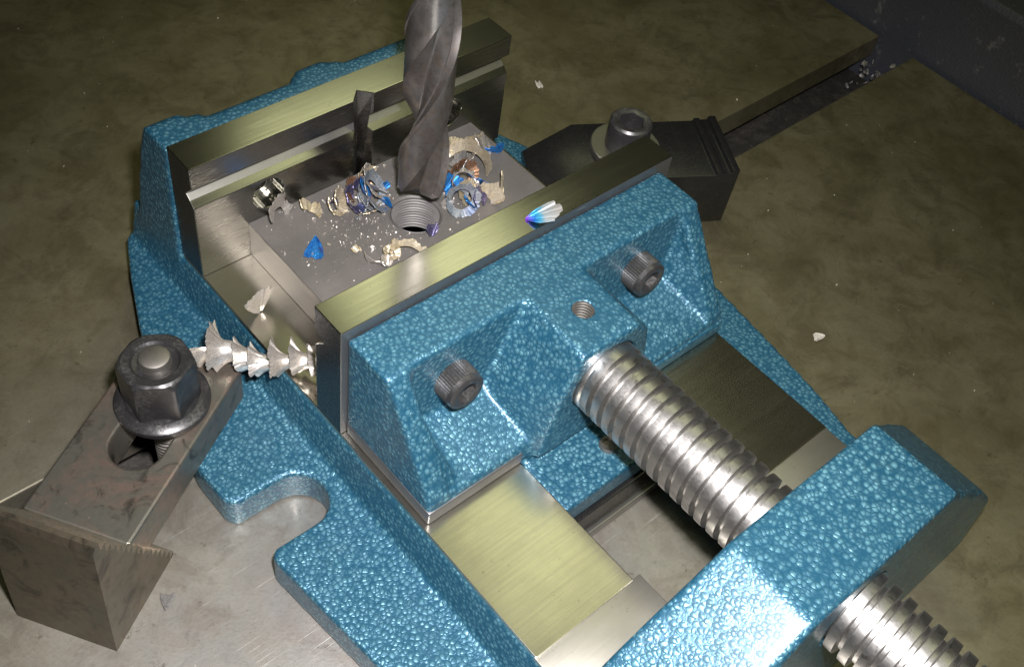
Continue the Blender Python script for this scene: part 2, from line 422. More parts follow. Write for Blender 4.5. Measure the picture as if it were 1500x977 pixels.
# ---- base casting
bm = bmesh.new()
arc = [(-14 + 7.5 * cos(RAD(a)), -2.1 + 7.6 * sin(RAD(a))) for a in range(90, -91, -15)]
left = [(25, 97), (-1, 97.2), (-4.2, 95.5), (-10, 83), (-17.2, 65), (-24.3, 40), (-27.6, 20), (-27.4, 8), (-25.4, 5.6)] + arc + \
       [(-25.2, -9.7), (-26.6, -11.5), (-23.0, -47), (-20.5, -78), (-17, -107), (25, -107)]
add_prism(bm, left[::-1], 'z', 0, 10.6, poly2=None)
right = [(73, -107), (114, -107), (112.5, -80), (113, -70), (116, -57), (119, -37), (121.5, -17), (124, 8), (122, 38), (115.2, 65), (108, 83), (102, 95.5), (99, 97.2), (73, 97)]
add_prism(bm, right, 'z', 0, 10.6)
add_prism(bm, [(-3.4, 0), (-2.6, 10), (-.2, 22.2), (28.7, 22.2), (28.7, 0)], 'y', -106, 96)
add_prism(bm, [(101.4, 0), (100.6, 10), (98, 22.2), (69.3, 22.2), (69.3, 0)], 'y', -106, 96)
add_box(bm, 20, 78, 57, 96, 0, 22)
# fixed jaw wall: end ribs, thin web, middle rib
def wallprof(y1): return [(70.4, 0), (70.4, 58.4), (y1 - 1.5, 58.4), (y1 + .5, 57), (y1 + 4, 48), (y1 + 9, 26), (y1 + 13, 12), (y1 + 14.5, 0)]
add_prism(bm, wallprof(77.2), 'x', 2, 78)
add_prism(bm, [(70.4, 0), (70.4, 44), (75, 44), (80, 30), (90, 12), (91.5, 0)], 'x', 76, 97)
def fl(q): return (q[0] - (.03 * (58 - q[2]) if q[0] < 5 else 0), q[1], q[2])
add_prism(bm, wallprof(81.6), 'x', -.2, 9.5, fn=fl)
add_prism(bm, wallprof(79.4), 'x', 8, 13.5)
add_prism(bm, wallprof(80.6), 'x', 42.5, 51)
add_prism(bm, wallprof(79.0), 'x', 40, 54)
# nut block: humped bridge across the screw end
hump = [(-17, 0), (-17, 22), (-9, 35.0), (5, 44.6), (18, 51.9), (30.5, 58.8), (77, 58.8), (104, 35.0), (116.5, 21), (117.5, 0)]
def nb(q): return (q[0], (-108.2 + q[2] * 3.6 / 59) if q[1] < -95 else (-80.4 - q[2] * 2.5 / 59), q[2])
add_prism(bm, hump, 'y', -108, -80, fn=nb)
base_me = cast(bm, .75, 8, [cyl_bm((49, -79, 44), (49, -112, 44), 10.1)])
base = link('base', base_me, 'paint', vise, smooth=True)
# ---- ground ways
for x0, x1 in ((0, 29.0), (69, 97.9)):
    bm = bmesh.new(); add_box(bm, x0, x1, -68.8, 70.0, 20.5, 23.25); bevel(bm, .22, 2)
    bm_to('rail', bm, 'rail', vise)
    bm = bmesh.new(); add_box(bm, x0 - .1, x1 + 2.4 if x0 < 5 else x1 + .2, -81.5, -68.3, 20, 22.75); bevel(bm, .3, 2)
    bm_to('rail_end', bm, 'end', vise, angle=40)
# ---- fixed jaw plate: horizontal and upright vee grooves, countersunk screw holes
def jaw_cut(yf, sgn, zc=50.1):
    c = []
    b = bmesh.new(); add_prism(b, [(yf - sgn * .6, zc - 3.9), (yf - sgn * .6, zc + 3.7), (yf + sgn * 3.0, zc), (yf + sgn * 1.45, zc - 1.4)], 'x', -5, 106); c.append(b)
    b = bmesh.new(); add_prism(b, [(46.0, yf - sgn * .6), (53.4, yf - sgn * .6), (49.7, yf + sgn * 3.1)], 'z', 15, 70); c.append(b)
    return c
bm = bmesh.new(); add_box(bm, 0, 99.6, 60.4, 70.3, 23.3, 59.6)
holes = []
for x in (20.6, 79):
    holes.append(cyl_bm((x, 59, 41.6), (x, 68.5, 41.6), 2.7)); holes.append(cyl_bm((x, 60.2, 41.6), (x, 65.5, 41.6), 4.6))
def plate(name, me):
    o = link(name, me, 'jaw', vise); me.materials.append(M['dark_tone'])
    for p in me.polygons:
        if abs(p.normal.x) > .98 and p.center.x < .04: p.material_index = 1        # end faces take the black material
        elif p.normal.x > .98: p.material_index = 1
    return o
fp = plate('fixed_jaw_plate', carve(bm, jaw_cut(60.4, 1) + holes, .18)); fp.data.materials.append(M['dull']); fp.data.materials.append(M['satin'])
for p in fp.data.polygons:
    c_ = p.center / S
    if p.normal.y < -.9 or (.3 < abs(p.normal.x) < .9 and abs(p.normal.z) < .2): p.material_index = 3      # satin gripping face and upright notch
    if abs(p.normal.x) < .1 and p.normal.z > .3 and 48.6 < c_.z < 50.2 and c_.y > 61.7: p.material_index = 2      # dark reflection put in as duller steel on the deep groove facet
# ---- moving jaw casting
bm = bmesh.new()
rib = [(0, 24), (0, 57), (-13.6, 57), (-30.6, 29.5), (-31, 24)]
add_prism(bm, [(0, 24), (0, 57), (-13.4, 57), (-14.6, 24)], 'x', 1.6, 97.6)
def dl(q): return (q[0] + (.05 * (57 - q[2]) if q[0] > 80 else -.012 * (57 - q[2]) + .4), q[1], q[2])
add_prism(bm, rib, 'x', 1.6, 7.2, fn=dl); add_prism(bm, rib, 'x', 91.5, 97.2, fn=dl)
floor = [(-5, 24), (-5, 36.5), (-14, 36.5), (-30.6, 29), (-31, 24)]
add_prism(bm, floor, 'x', 1.6, 97.4)
# rib inner flanks
add_prism(bm, [(0, 24), (0, 57), (-13.4, 57), (-30.6, 29), (-31, 24)], 'x', 5, 11.5, poly2=[(0, 24), (0, 37), (-10, 37), (-30.6, 27), (-31, 24)])
add_prism(bm, [(0, 24), (0, 37), (-10, 37), (-30.6, 27), (-31, 24)], 'x', 87, 93.5, poly2=[(0, 24), (0, 57), (-13.4, 57), (-30.6, 29), (-31, 24)])
# boss round the screw
boss = [(26, 24), (28.5, 34), (36.5, 50), (40.5, 57), (57.5, 57), (61.5, 52), (63.5, 44), (66, 34), (69, 24)]
boss2 = [(32.5, 24), (33, 32), (36.2, 46), (40, 56.6), (57.0, 56.6), (61.5, 52), (63.2, 44), (64, 34), (66, 24)]
add_prism(bm, boss, 'y', 0, -16, poly2=boss); add_prism(bm, boss, 'y', -15, -33.2, poly2=boss2)
# tongue between the ways
add_box(bm, 29.6, 68.4, -46.5, 2, 13.5, 21.5); add_box(bm, 31, 67, -31, 0, 18, 27)
cut = [cyl_bm((49, -29, 44), (49, -60, 44), 9.9), cyl_bm((49.2, -22.8, 62), (49.2, -22.8, 50), 2.75), cyl_bm((50.3, -39.2, 30), (50.3, -39.2, 19.4), 2.1)]
mj = link('moving_jaw', cast(bm, .55, 18, cut), 'paint', vise, smooth=True)
# bare machined feet under the moving jaw
bm = bmesh.new(); add_box(bm, 1.4, 29.2, -31.0, -.2, 23.3, 27.4); bevel(bm, .6, 3); bm_to('foot', bm, 'bare', mj, angle=40)
bm = bmesh.new(); add_box(bm, 69, 98.9, -31.3, -.2, 23.3, 27.4); bevel(bm, .8, 3); bm_to('foot', bm, 'paint', mj, angle=40)
# moving jaw plate
bm = bmesh.new(); add_box(bm, 0, 101.4, 0.02, 9.75, 23.5, 59.6)
mp = plate('moving_jaw_plate', carve(bm, jaw_cut(9.75, -1)[:1], .2)); mp.data.materials.append(M['bare'])
for p in mp.data.polygons:
    if p.normal.y < -.9: p.material_index = 2
# hold-down plate under the tongue
bm = bmesh.new(); add_box(bm, 29.8, 68.2, -47.3, 3, 4.2, 13.0); bevel(bm, .5); bm_to('hold_down_plate', bm, 'dark_tone', vise)
bm = bmesh.new(); add_box(bm, 29.8, 68.2, -48.4, 3, .6, 4.0); bevel(bm, .4); bm_to('hold_down_plate', bm, 'dull', vise)
# set screws
def set_screw(c, top, r, depth):
    bm = bmesh.new(); m = Matrix.Translation(c)
    pass
    o = bm_to('threaded_hole', bm, 'stud', mj); return o
def ring_hole(c, r, depth, mat, par, name='threaded_hole', pitch=.9):
    """threaded bore liner open at the top with a floor"""
    bm = bmesh.new(); n = 32; rows = int(depth / pitch * 8); rings = []
    for j in range(rows + 1):
        h = -depth * j / rows
        rings.append([bm.verts.new((c[0] + (r - .28 * abs(((h / pitch + i / n) % 1) * 2 - 1)) * cos(2 * pi * i / n), c[1] + (r - .28 * abs(((h / pitch + i / n) % 1) * 2 - 1)) * sin(2 * pi * i / n), c[2] + h)) for i in range(n)])
    for a, b in zip(rings, rings[1:]):
        for i in range(n): bm.faces.new((a[i], a[(i + 1) % n], b[(i + 1) % n], b[i]))
    bm.faces.new(rings[-1])
    o = bm_to(name, bm, mat, par, smooth=True)
    return o
ring_hole((49.2, -22.8, 56.7), 2.72, 6.2, 'stud', mj)
bm = bmesh.new(); add_lathe(bm, [(2.2, 19.0), (2.5, 21.9), (2.2, 22.5), (1.75, 22.4), (1.55, 21.3), (.1, 21.0)], 32, Matrix.Translation((50.3, -39.2, 0)))
bm_to('set_screw', bm, 'stud', mj, angle=40)
# cap screws in the two bays
def cap_screw(p, d, R, H, hexr, parent, mat='black', knurl=True, name='cap_screw', teeth=46):
    m = along(p, d); bm = bmesh.new(); n = teeth * 2
    rows = [(0, R - .4, 0), (.35, R, 1), (H * .74, R, 1), (H * .78, R - .05, 0), (H * .93, R - .12, 0), (H, R - .75, 0)]
    rings = []
    for h, r, kn in rows:
        rings.append([bm.verts.new(m @ Vector(((r - (.26 * (i % 2) if kn and knurl else .13 * bool(knurl))) * cos(2 * pi * i / n), (r - (.26 * (i % 2) if kn and knurl else .13 * bool(knurl))) * sin(2 * pi * i / n), h))) for i in range(n)])
    for a, b in zip(rings, rings[1:]):
        for i in range(n): bm.faces.new((a[i], a[(i + 1) % n], b[(i + 1) % n], b[i]))
    bm.faces.new(rings[0][::-1])
    # socket: top ring -> chamfer ring -> hex -> floor
    def hexp(i, s):
        a = 2 * pi * i / n + .35; k = ((a % (pi / 3)) - pi / 6); return hexr * s * cos(pi / 6) / cos(k)
    r1 = [bm.verts.new(m @ Vector((hexr * 1.12 * cos(2 * pi * i / n), hexr * 1.12 * sin(2 * pi * i / n), H))) for i in range(n)]
    r2 = [bm.verts.new(m @ Vector((hexp(i, 1) * cos(2 * pi * i / n), hexp(i, 1) * sin(2 * pi * i / n), H - .4))) for i in range(n)]
    r3 = [bm.verts.new(m @ Vector((hexp(i, .98) * cos(2 * pi * i / n), hexp(i, .98) * sin(2 * pi * i / n), H * .38))) for i in range(n)]
    for a, b in ((rings[-1], r1), (r1, r2), (r2, r3)):
        for i in range(n): bm.faces.new((a[i], a[(i + 1) % n], b[(i + 1) % n], b[i]))
    bm.faces.new(r3)
    return bm_to(name, bm, mat, parent, angle=38)
for x in (19.9, 78.2): cap_screw((x, -13.2, 44.8), (0, -1, 0), 5.0, 6.4, 2.85, mj)
# lead screw
bm = bmesh.new(); add_thread(bm, along((49, -29.5, 44), (0, -1, 0)), 158, 9.4, 1.7, 3.55, 72, 24, .58, start=6.5, wear=.006, seed=4)
bm_to('lead_screw', bm, 'screw', vise, angle=32)

# ================================================================== WORKPIECE
wk = empty('drilled_workpiece', (50, 35, 23.3), 'grey steel block with a bored hole, clamped between the vise jaws', 'workpiece')
bm = bmesh.new(); add_box(bm, 14.3, 87.6, 9.8, 60.35, 23.4, 34.6)
HX, HY = 51.6, 39.4
me = carve(bm, [cyl_bm((HX, HY, 20), (HX, HY, 40), 6.65, n=64), cyl_bm((HX, HY, 34.0), (HX, HY, 35.2), 6.5, 7.9, n=64)], .12)
body = link('body', me, 'work', wk)
# milled left face (bare metal skin, 0.05 mm proud) and bore wall with drill rings
bm = bmesh.new(); add_box(bm, 14.22, 14.6, 9.85, 60.3, 23.45, 34.3); bm_to('milled_face', bm, 'side', body)
bm = bmesh.new(); n = 64; rings = []; rnd = random.Random(3)
for j in range(46):
    h = 34.25 - j * .235; r = 6.6 - (.22 if j % 4 < 2 else 0) - rnd.uniform(0, .06)
    rings.append([bm.verts.new((HX + r * cos(2 * pi * i / n), HY + r * sin(2 * pi * i / n), h)) for i in range(n)])
for a, b in zip(rings, rings[1:]):
    for i in range(n): bm.faces.new((a[i], a[(i + 1) % n], b[(i + 1) % n], b[i]))
bm_to('bore', bm, 'bore', body, smooth=True)

# ================================================================== DRILL BIT
def drill():
    bm = bmesh.new(); R = 6.4; PIT = 76.0; n = 216; zt = 40.8
    def sect(a):
        a %= pi
        land = RAD(80)
        if a < RAD(9): return R                                   # margin
        if a < land: return R - .32
        f = (a - land) / (pi - land)                              # flute
        g = 1 - sin(pi * min(f, .9) ** .85) ** .8
        return 1.9 + (R - .32 - 1.9) * g if f < .86 else 1.9 + (R - .32 - 1.9) * max(g, ((f - .80) / .20) ** 1.6)
    zs = [zt + 3.0 + i * .8 for i in range(130)]
    rings = []
    for s in (.06, .3, .6, .85):
        rings.append([bm.verts.new((HX + 1.5 + sect(2 * pi * i / n) * s * cos(2 * pi * i / n + PH(zt, PIT)), HY + .3 + sect(2 * pi * i / n) * s * sin(2 * pi * i / n + PH(zt, PIT)), zt + 3.2 * s)) for i in range(n)])
    for z in zs:
        rings.append([bm.verts.new((HX + 1.5 + sect(2 * pi * i / n) * cos(2 * pi * i / n + PH(z, PIT)), HY + .3 + sect(2 * pi * i / n) * sin(2 * pi * i / n + PH(z, PIT)), z + .4)) for i in range(n)])
    for a, b in zip(rings, rings[1:]):
        for i in range(n): bm.faces.new((a[i], a[(i + 1) % n], b[(i + 1) % n], b[i]))
    bm.faces.new(rings[0][::-1]); bm.faces.new(rings[-1])
    return bm
def PH(z, pit): return 2 * pi * (z - 72) / pit + RAD(229.4)
tag(bm_to('twist_drill', drill(), 'drill', angle=22, loc=(HX + 1.5, HY + .3, 40.8)), 'dull grey twist drill bit standing over the bored hole', 'drill bit')

# ================================================================== LEFT CLAMP
PX, PY = -63.2, -4.6
def uv(u, v, z, a=RAD(32)): return Vector((PX + u * cos(a) - v * sin(a), PY + u * sin(a) + v * cos(a), z))
sc = empty('strap_clamp', uv(40, 12.5, 0), 'rusty slotted strap clamp pressing on the blue vise flange', 'clamp')
bm = bmesh.new()
sl = [(40 + 0, 0)]
outer = [(14.0, 1.0), (65.5, .2), (66.5, 1.2), (66.5, 25.0), (65.5, 26.0), (14.0, 26.4)]
bmx = bmesh.new()
def ff(q): return uv(q[0] + (0 if q[0] > 20 else (22.0 - q[2]) * .50), q[1], q[2])
add_prism(bmx, outer, 'z', 10.9, 22.0, fn=ff)
cutb = bmesh.new()
sp = [(37.2 + 6.2 * cos(RAD(a)), 12.0 + 6.2 * sin(RAD(a))) for a in range(90, 271, 12)] + [(55 + 6.2 * cos(RAD(a)), 12.0 + 6.2 * sin(RAD(a))) for a in range(-90, 91, 12)]
add_prism(cutb, sp, 'z', 5, 30, fn=lambda q: uv(*q))
link('strap', carve(bmx, [cutb], .8), 'rust', sc)
# step block with a serrated slope
sb = empty('step_block', uv(12, 11, 0), 'triangular serrated step block carrying the heel of the strap clamp', 'step block')
bm = bmesh.new(); N = 15; prof = [(0, 0), (2.4, 38.5), (3.4, 40.0), (4.6, 40.0)]
ax, az, ex, ez = 4.6, 40.0, 25.2, 1.2
for i in range(N):
    t0, t1 = i / N, (i + 1) / N
    p0 = (ax + (ex - ax) * t0, az + (ez - az) * t0); p1 = (ax + (ex - ax) * t1, az + (ez - az) * t1)
    prof.append((p0[0] + .05, p1[1] - .45)); prof.append((p1[0] + .35, p1[1]))
prof.append((25.2, 0))
v1 = [bm.verts.new(uv(p[0], -.6, p[1])) for p in prof]; v2 = [bm.verts.new(uv(p[0], 23.5, p[1])) for p in prof]; n = len(prof)
bm.faces.new(v1); bm.faces.new(v2[::-1])
for i in range(n): bm.faces.new((v1[i], v2[i], v2[(i + 1) % n], v1[(i + 1) % n]))
bm_to('block', bm, 'blockm', sb)
# flanged nut on its stud
fn_ = empty('flange_nut', uv(50.2, 12.5, 22), 'dark worn hex flange nut on a stud through the rusty strap clamp', 'nut')
c = uv(50.2, 12.5, 0)
bm = bmesh.new(); add_lathe(bm, [(9.0, 22.05), (10.7, 22.15), (10.95, 22.5), (10.95, 23.7), (10.6, 24.1), (8.6, 24.7), (8.0, 25.6)], 64, Matrix.Translation(c)); bm_to('flange', bm, 'nut', fn_, angle=35)
bm = bmesh.new(); n = 96; HXR = 9.0; rings = []
for h, rc in ((25.0, 99), (35.4, 99), (36.4, 8.7), (37.3, 8.1), (37.7, 7.4)):
    ring = []
    for i in range(n):
        a = 2 * pi * i / n; k = ((a + .55) % (pi / 3)) - pi / 6; r = min(HXR * cos(pi / 6) / cos(k), rc if rc < 50 else 8.85)
        ring.append(bm.verts.new((c.x + r * cos(a), c.y + r * sin(a), h)))
    rings.append(ring)
inner = [[bm.verts.new((c.x + r * cos(2 * pi * i / n), c.y + r * sin(2 * pi * i / n), h)) for i in range(n)] for r, h in ((5.6, 37.6), (5.1, 37.0), (3.8, 36.6))]
rings += inner
for a, b in zip(rings, rings[1:]):
    for i in range(n): bm.faces.new((a[i], a[(i + 1) % n], b[(i + 1) % n], b[i]))
bm.faces.new(rings[0][::-1]); bm.faces.new(rings[-1])
bm_to('hex', bm, 'nut', fn_, angle=30)
st = bmesh.new(); add_thread(st, Matrix.Translation((c.x, c.y, -18)), 41, 3.95, .5, 1.35, 36, 9, .4)
stud = bm_to('stud', st, 'stud', fn_, angle=50)
bm = bmesh.new(); add_lathe(bm, [(3.6, 36), (3.6, 38.2), (3.35, 38.9), (2.6, 39.2)], 36, Matrix.Translation(c)); bm_to('stud_tip', bm, 'stud', stud, angle=40)

# ================================================================== RIGHT CLAMP
RC = Vector((131.8, 37.4, 0)); RA = RAD(150)
def rv(u, v, z): return Vector((RC.x + u * cos(RA) - v * sin(RA), RC.y + u * sin(RA) + v * cos(RA), z))
rc = empty('stepped_clamp', rv(0, 0, 0), 'black oily toe clamp with sloping nose behind the moving jaw', 'clamp')
bm = bmesh.new()
# profile along u (nose at +u), heel stepped at -u
pr = [(-33, .1), (-33.5, 21.5), (-31.2, 21.5), (-30.8, 20.2), (-28.6, 20.2), (-28.2, 20.9), (-26.4, 20.9), (-26.0, 19.8), (14, 19.8), (30, 14.0), (30, 11.0), (8, 11.0), (6, .1)]
add_prism(bm, [(p[0], p[1]) for p in pr], 'y', -13, 13, fn=lambda q: rv(q[0], q[1] * (1 if q[0] < 15 else .62), q[2]))
bevel(bm, .35, 2, 20); bm_to('clamp_body', bm, 'dark_tone', rc, angle=30)
cs = empty('clamp_screw', rv(0, 0, 20), 'large socket head screw with pale washer on the black toe clamp', 'screw')
m = Matrix.Translation(rv(0, 0, 19.9))
bm = bmesh.new(); add_lathe(bm, [(10.6, 0), (10.9, .2), (10.9, 1.9), (10.6, 2.2), (5, 2.2)], 64, m); bm_to('washer', bm, 'washer', cs, angle=40)
cap_screw(rv(0, 0, 22.1), (0, 0, 1), 6.6, 9.6, 4.1, cs, 'black', False, 'screw_head', 40)

# ================================================================== CHIPS
def ribbon(A, B, th, K=4, ruff=0.0, seed=0):
    """thin ragged strip between two edge curves, closed, K cells across"""
    rnd = random.Random(seed + 900); bm = bmesh.new(); n = len(A); rows = []
    for i in range(n):
        a, b = A[i], B[i]
        tg = (A[min(i + 1, n - 1)] + B[min(i + 1, n - 1)] - A[max(i - 1, 0)] - B[max(i - 1, 0)])
        nn = tg.cross(b - a); nn = nn.normalized() if nn.length > 1e-9 else Vector((0, 0, 1))
        zig = ruff * (1 if i % 2 else -1) * rnd.uniform(.4, 1.3)
        top = []; bot = []
        for k in range(K + 1):
            f = k / K; p = a.lerp(b, f) + nn * (zig * f + ruff * .8 * sin(f * pi) + rnd.uniform(-.02, .02)); h = nn * th * (.5 if 0 < k < K else .28)
            top.append(bm.verts.new(p + h)); bot.append(bm.verts.new(p - h))
        rows.append(top + bot[::-1])
    m = len(rows[0])
    for r, q in zip(rows, rows[1:]):
        for k in range(m): bm.faces.new((r[k], r[(k + 1) % m], q[(k + 1) % m], q[k]))
    bm.faces.new(rows[0][::-1]); bm.faces.new(rows[-1])
    return bm
def chip(label, mat, at, rot, r0, r1, turns, rise=0.0, slope=0.0, grow=None, teeth=0, amp=.13, pleat=.10, th=.24, seed=0, steps=None, sx=1.0, name='metal_chip', group=None):
    """curled metal chip: a ragged conical ribbon from radius r0 to r1 wound turns times"""
    rnd = random.Random(seed); n = steps or max(18, int(turns * 60)); A = []; B = []
    if grow is None: grow = .55 if turns > .7 else .15
    E = Euler([RAD(x) for x in rot]).to_matrix(); slow = [rnd.uniform(-1, 1) for _ in range(12)]
    for i in range(n + 1):
        t = i / n; a = 2 * pi * turns * t; g = 1 + grow * (t - .5)
        x = t * 10; w = slow[int(x)] * (1 - x % 1) + slow[int(x) + 1] * (x % 1)
        endw = min(1.0, .35 + 4 * t, .35 + 4 * (1 - t))                                # torn, narrowing ends
        tooth = 1 + (amp * ((t * teeth) % 1.0 - .5) if teeth else 0) + rnd.uniform(-.05, .05) + .12 * w
        ra = r0 * g; rb = ra + (r1 * g * tooth - ra) * endw
        za = rise * turns * t + .25 * w; zb = za + slope * (rb - ra) + pleat * sin(a * 9 + seed)
        A.append(E @ Vector((ra * cos(a) * sx, ra * sin(a), za))); B.append(E @ Vector((rb * cos(a) * sx, rb * sin(a), zb)))
    bm = ribbon(A, B, th, 4, .05, seed)
    lo = min(v.co.z for v in bm.verts); cx = sum(v.co.x for v in bm.verts) / len(bm.verts); cy = sum(v.co.y for v in bm.verts) / len(bm.verts)
    base = Vector((at[0] - cx, at[1] - cy, at[2] - lo - .05))
    for v in bm.verts: v.co += base
    o = bm_to(name, bm, mat, loc=at, angle=10)
    return tag(o, label, 'metal chip', group)
ZW = 34.6
CH = [
 # label, material, x, y, z, rotation, r0, r1, turns, rise, slope, teeth
 ('blue triangular chip lying alone on the grey block near the blue flange', 'blue', 23.2, 44.0, ZW, (10, -14, 197), .3, 6.6, .19, 0, -.45, 0),
 ('bright silver curl leaning from the jaw plate screw hole onto the block', 'silver', 21.4, 57.0, ZW, (70, 14, 20), 3.6, 6.6, .45, 5, .3, 7),
 ('straw coloured flat flake beside the silver curl on the block', 'gold', 29.3, 54.6, ZW, (24, 20, 30), 4.5, 7.6, .20, 2, .4, 3),
 ('pale straw rolled curl between the straw flake and blue-grey curl', 'gold', 34.6, 51.6, ZW, (62, 10, 40), 1.5, 3.4, 1.5, 2.2, .6, 5),
 ('dark violet twisted curl against the big blue-grey curl', 'violet', 40.4, 51.0, ZW, (48, 34, 10), 2.0, 4.2, 1.4, 2.6, .7, 5),
 ('large blue-grey curl left of the bored hole under the drill', 'steelblue', 43.6, 48.2, ZW, (48, -25, 60), 3.4, 5.4, 1.6, 3.0, .6, 6),
 ('small blue flake in the mouth of the big blue-grey curl', 'blue', 46.8, 45.6, ZW, (45, 10, 120), .8, 4.4, .28, 0, .7, 0),
 ('tiny blue flake touching the drill flute', 'blue', 49.6, 51.0, ZW, (75, 0, 20), .4, 3.4, .3, 0, .6, 0),
 ('brown half ring curl beside the fixed jaw plate', 'brown', 43.8, 54.2, ZW, (22, 8, 10), 4.0, 5.8, .52, 1, .7, 0),
 ('gold boat-shaped flake at the foot of the fixed jaw plate', 'gold', 48.8, 57.4, ZW, (60, 0, 10), 1.4, 4.2, .45, 0, .5, 3),
 ('thin violet needle of swarf lying toward the straw curl', 'violet', 37.0, 53.6, ZW, (14, 20, 80), 9.0, 10.0, .13, 1, .3, 0),
 ('crumpled blue-grey scrap tucked under the big blue-grey curl', 'steelblue', 40.2, 47.2, ZW, (30, 35, 200), 1.2, 4.6, .6, 2.5, .7, 4),
 ('vivid blue ruffled chip right beside the drill tip', 'blue', 62.6, 40.8, ZW, (38, 24, -20), 1.0, 5.2, .55, 3, .7, 4),
 ('vivid blue fan chip next to the tan shard', 'blue', 71.4, 37.2, ZW, (26, -20, 150), .5, 7.0, .24, 0, .45, 4),
 ('tan upright shard against the moving jaw plate', 'gold', 75.6, 32.8, ZW, (66, -15, 60), 1.0, 7.0, .15, 0, .3, 0),
 ('silver and violet curl right of the bored hole', 'steelblue', 62.6, 34.4, ZW, (58, 15, -30), 2.6, 4.6, 1.5, 2.8, .6, 6),
 ('violet narrow strip leaning on the silver curl by the moving jaw plate', 'violet', 66.8, 32.2, ZW, (50, 20, 30), 3.2, 5.6, .42, 2, .5, 0),
 ('brown fluted curl behind the vivid blue chips', 'brown', 68.6, 41.6, ZW, (55, -10, 20), 2.4, 4.5, 1.3, 2.6, .6, 5),
 ('gold brown crumpled flake under the tan shard', 'gold', 71.0, 32.2, ZW, (38, 10, -50), 1.2, 5.0, .45, 1, .7, 4),
 ('gold spiral coil behind the drill', 'gold', 75.0, 53.0, ZW, (28, 18, 0), .8, 2.0, 2.6, 1.0, .3, 0),
 ('long olive gold arc of swarf behind the blue fan chip', 'gold', 76.2, 46.2, ZW, (44, -15, -60), 6.0, 8.8, .40, 4, .7, 0),
 ('shiny pale gold flake with ragged edge near the far end of the block', 'silver', 81.4, 47.4, ZW, (32, 10, 50), 2.4, 7.2, .38, 2.5, .5, 5),
 ('straw curl lying between spiral coil and ragged pale gold flake', 'gold', 79.0, 51.0, ZW, (55, 25, 140), 1.4, 4.6, .8, 3, .6, 5),
 ('dark blue scrap at the far end of the block', 'blue', 85.0, 45.8, ZW, (45, 20, 160), .6, 4.4, .34, 0, .6, 0),
 ('dull brown scrap wedged between brown curl and drill', 'brown', 65.4, 45.4, ZW, (50, 30, 70), 1.2, 4.2, .6, 2, .6, 3),
 ('silver splinter standing beside the silver and violet curl', 'silver', 59.6, 36.6, ZW, (64, 0, -60), .8, 4.6, .2, 0, .3, 0),
 ('flat gold snail-shaped spiral in front of the bored hole', 'gold', 36.6, 30.6, ZW, (12, 8, 0), .6, 1.5, 2.5, .9, .3, 0),
 ('gold and violet curved strip beside the snail-shaped spiral', 'gold', 41.4, 28.2, ZW, (36, -10, -20), 5.2, 7.2, .32, 2, .6, 0),
 ('small crumpled silver scrap below the snail-shaped spiral', 'silver', 31.6, 31.2, ZW, (40, 20, 70), .6, 3.0, .8, 1.6, .6, 4),
 ('little silver scrap touching the moving jaw plate', 'silver', 34.2, 28.8, ZW, (26, 20, 10), .6, 3.0, .5, 1, .5, 3),
 ('tiny dark violet scrap on the rim of the bored hole', 'violet', 50.2, 30.8, ZW, (40, 0, 20), .5, 3.4, .35, 0, .6, 0),
 ('straw sliver lying flat between blue triangle and snail spiral', 'gold', 31.0, 37.0, ZW, (8, 10, 50), 1.0, 2.6, .3, 0, .3, 0),
 ('grey torn curl hugging the left flute of the drill', 'grey', 46.6, 51.6, ZW, (50, -20, 100), 1.6, 4.8, .8, 3, .6, 4),
 ('deep blue narrow curl on top of the blue-grey pile', 'blue', 42.4, 49.6, ZW + 3, (40, 40, 30), 2.6, 4.4, .5, 2, .5, 0),
 ('silver wire of swarf looped over the blue-grey pile', 'silver', 45.0, 49.6, ZW + 2.4, (35, -40, 80), 4.4, 5.2, .55, 2.5, .3, 0),
 ('straw torn scrap under the big blue-grey curl', 'gold', 41.6, 45.4, ZW, (20, 20, 160), 1.0, 3.6, .5, 1, .5, 3),
 ('grey curl lying across the brown fluted curl', 'grey', 70.0, 44.0, ZW + 1.5, (45, 15, 200), 2.0, 5.0, .7, 3, .6, 4),
 ('silver wire of swarf looped over the vivid blue chips', 'silver', 66.6, 37.4, ZW + 2.0, (40, 30, -20), 4.6, 5.5, .5, 3, .3, 0),
 ('straw torn scrap between vivid blue ruffled chip and fan', 'gold', 67.4, 37.0, ZW, (35, -20, 10), 1.2, 4.4, .6, 2, .6, 4),
 ('pale silver scrap beside the ragged pale gold flake', 'silver', 78.4, 48.6, ZW, (30, 30, 210), 1.0, 4.0, .5, 2, .6, 3),
 ('deep blue scrap half under the silver and violet curl', 'blue', 64.8, 33.0, ZW, (30, 10, 80), .8, 3.8, .4, 0, .6, 0),
 ('rainbow tinted fan chip lying across the top of the moving jaw plate', 'rainbow', 57.4, 2.2, 59.6, (5, -8, -72), .5, 8.6, .20, 0, .24, 0),
 ('pale fan chip with curled tail on the bare rail', 'silver', 5.0, 41.6, 23.3, (58, -34, 205), .8, 9.6, .24, 1, .3, 9),
 ('grey triangular chip lying on the table by the slotted flange', 'grey', -48.9, -1.9, 0, (6, 8, 30), .3, 5.6, .14, 0, -.25, 0),
 ('small grey flake on the bare table beside the blue flange', 'debris', 141.8, -41.1, 0, (5, 8, 100), .3, 3.8, .24, 0, -.2, 0),
 ('white sliver on the dark table beyond the fixed jaw', 'debris', 149.8, 93.0, 0, (6, 0, 60), 2.0, 4.6, .12, 0, .2, 0),
 ('curled silver scrap stuck to the milled face of the block', 'silver', 9.0, 21.6, 23.3, (55, -20, 130), 1.8, 4.0, .6, 2, .5, 5),
]
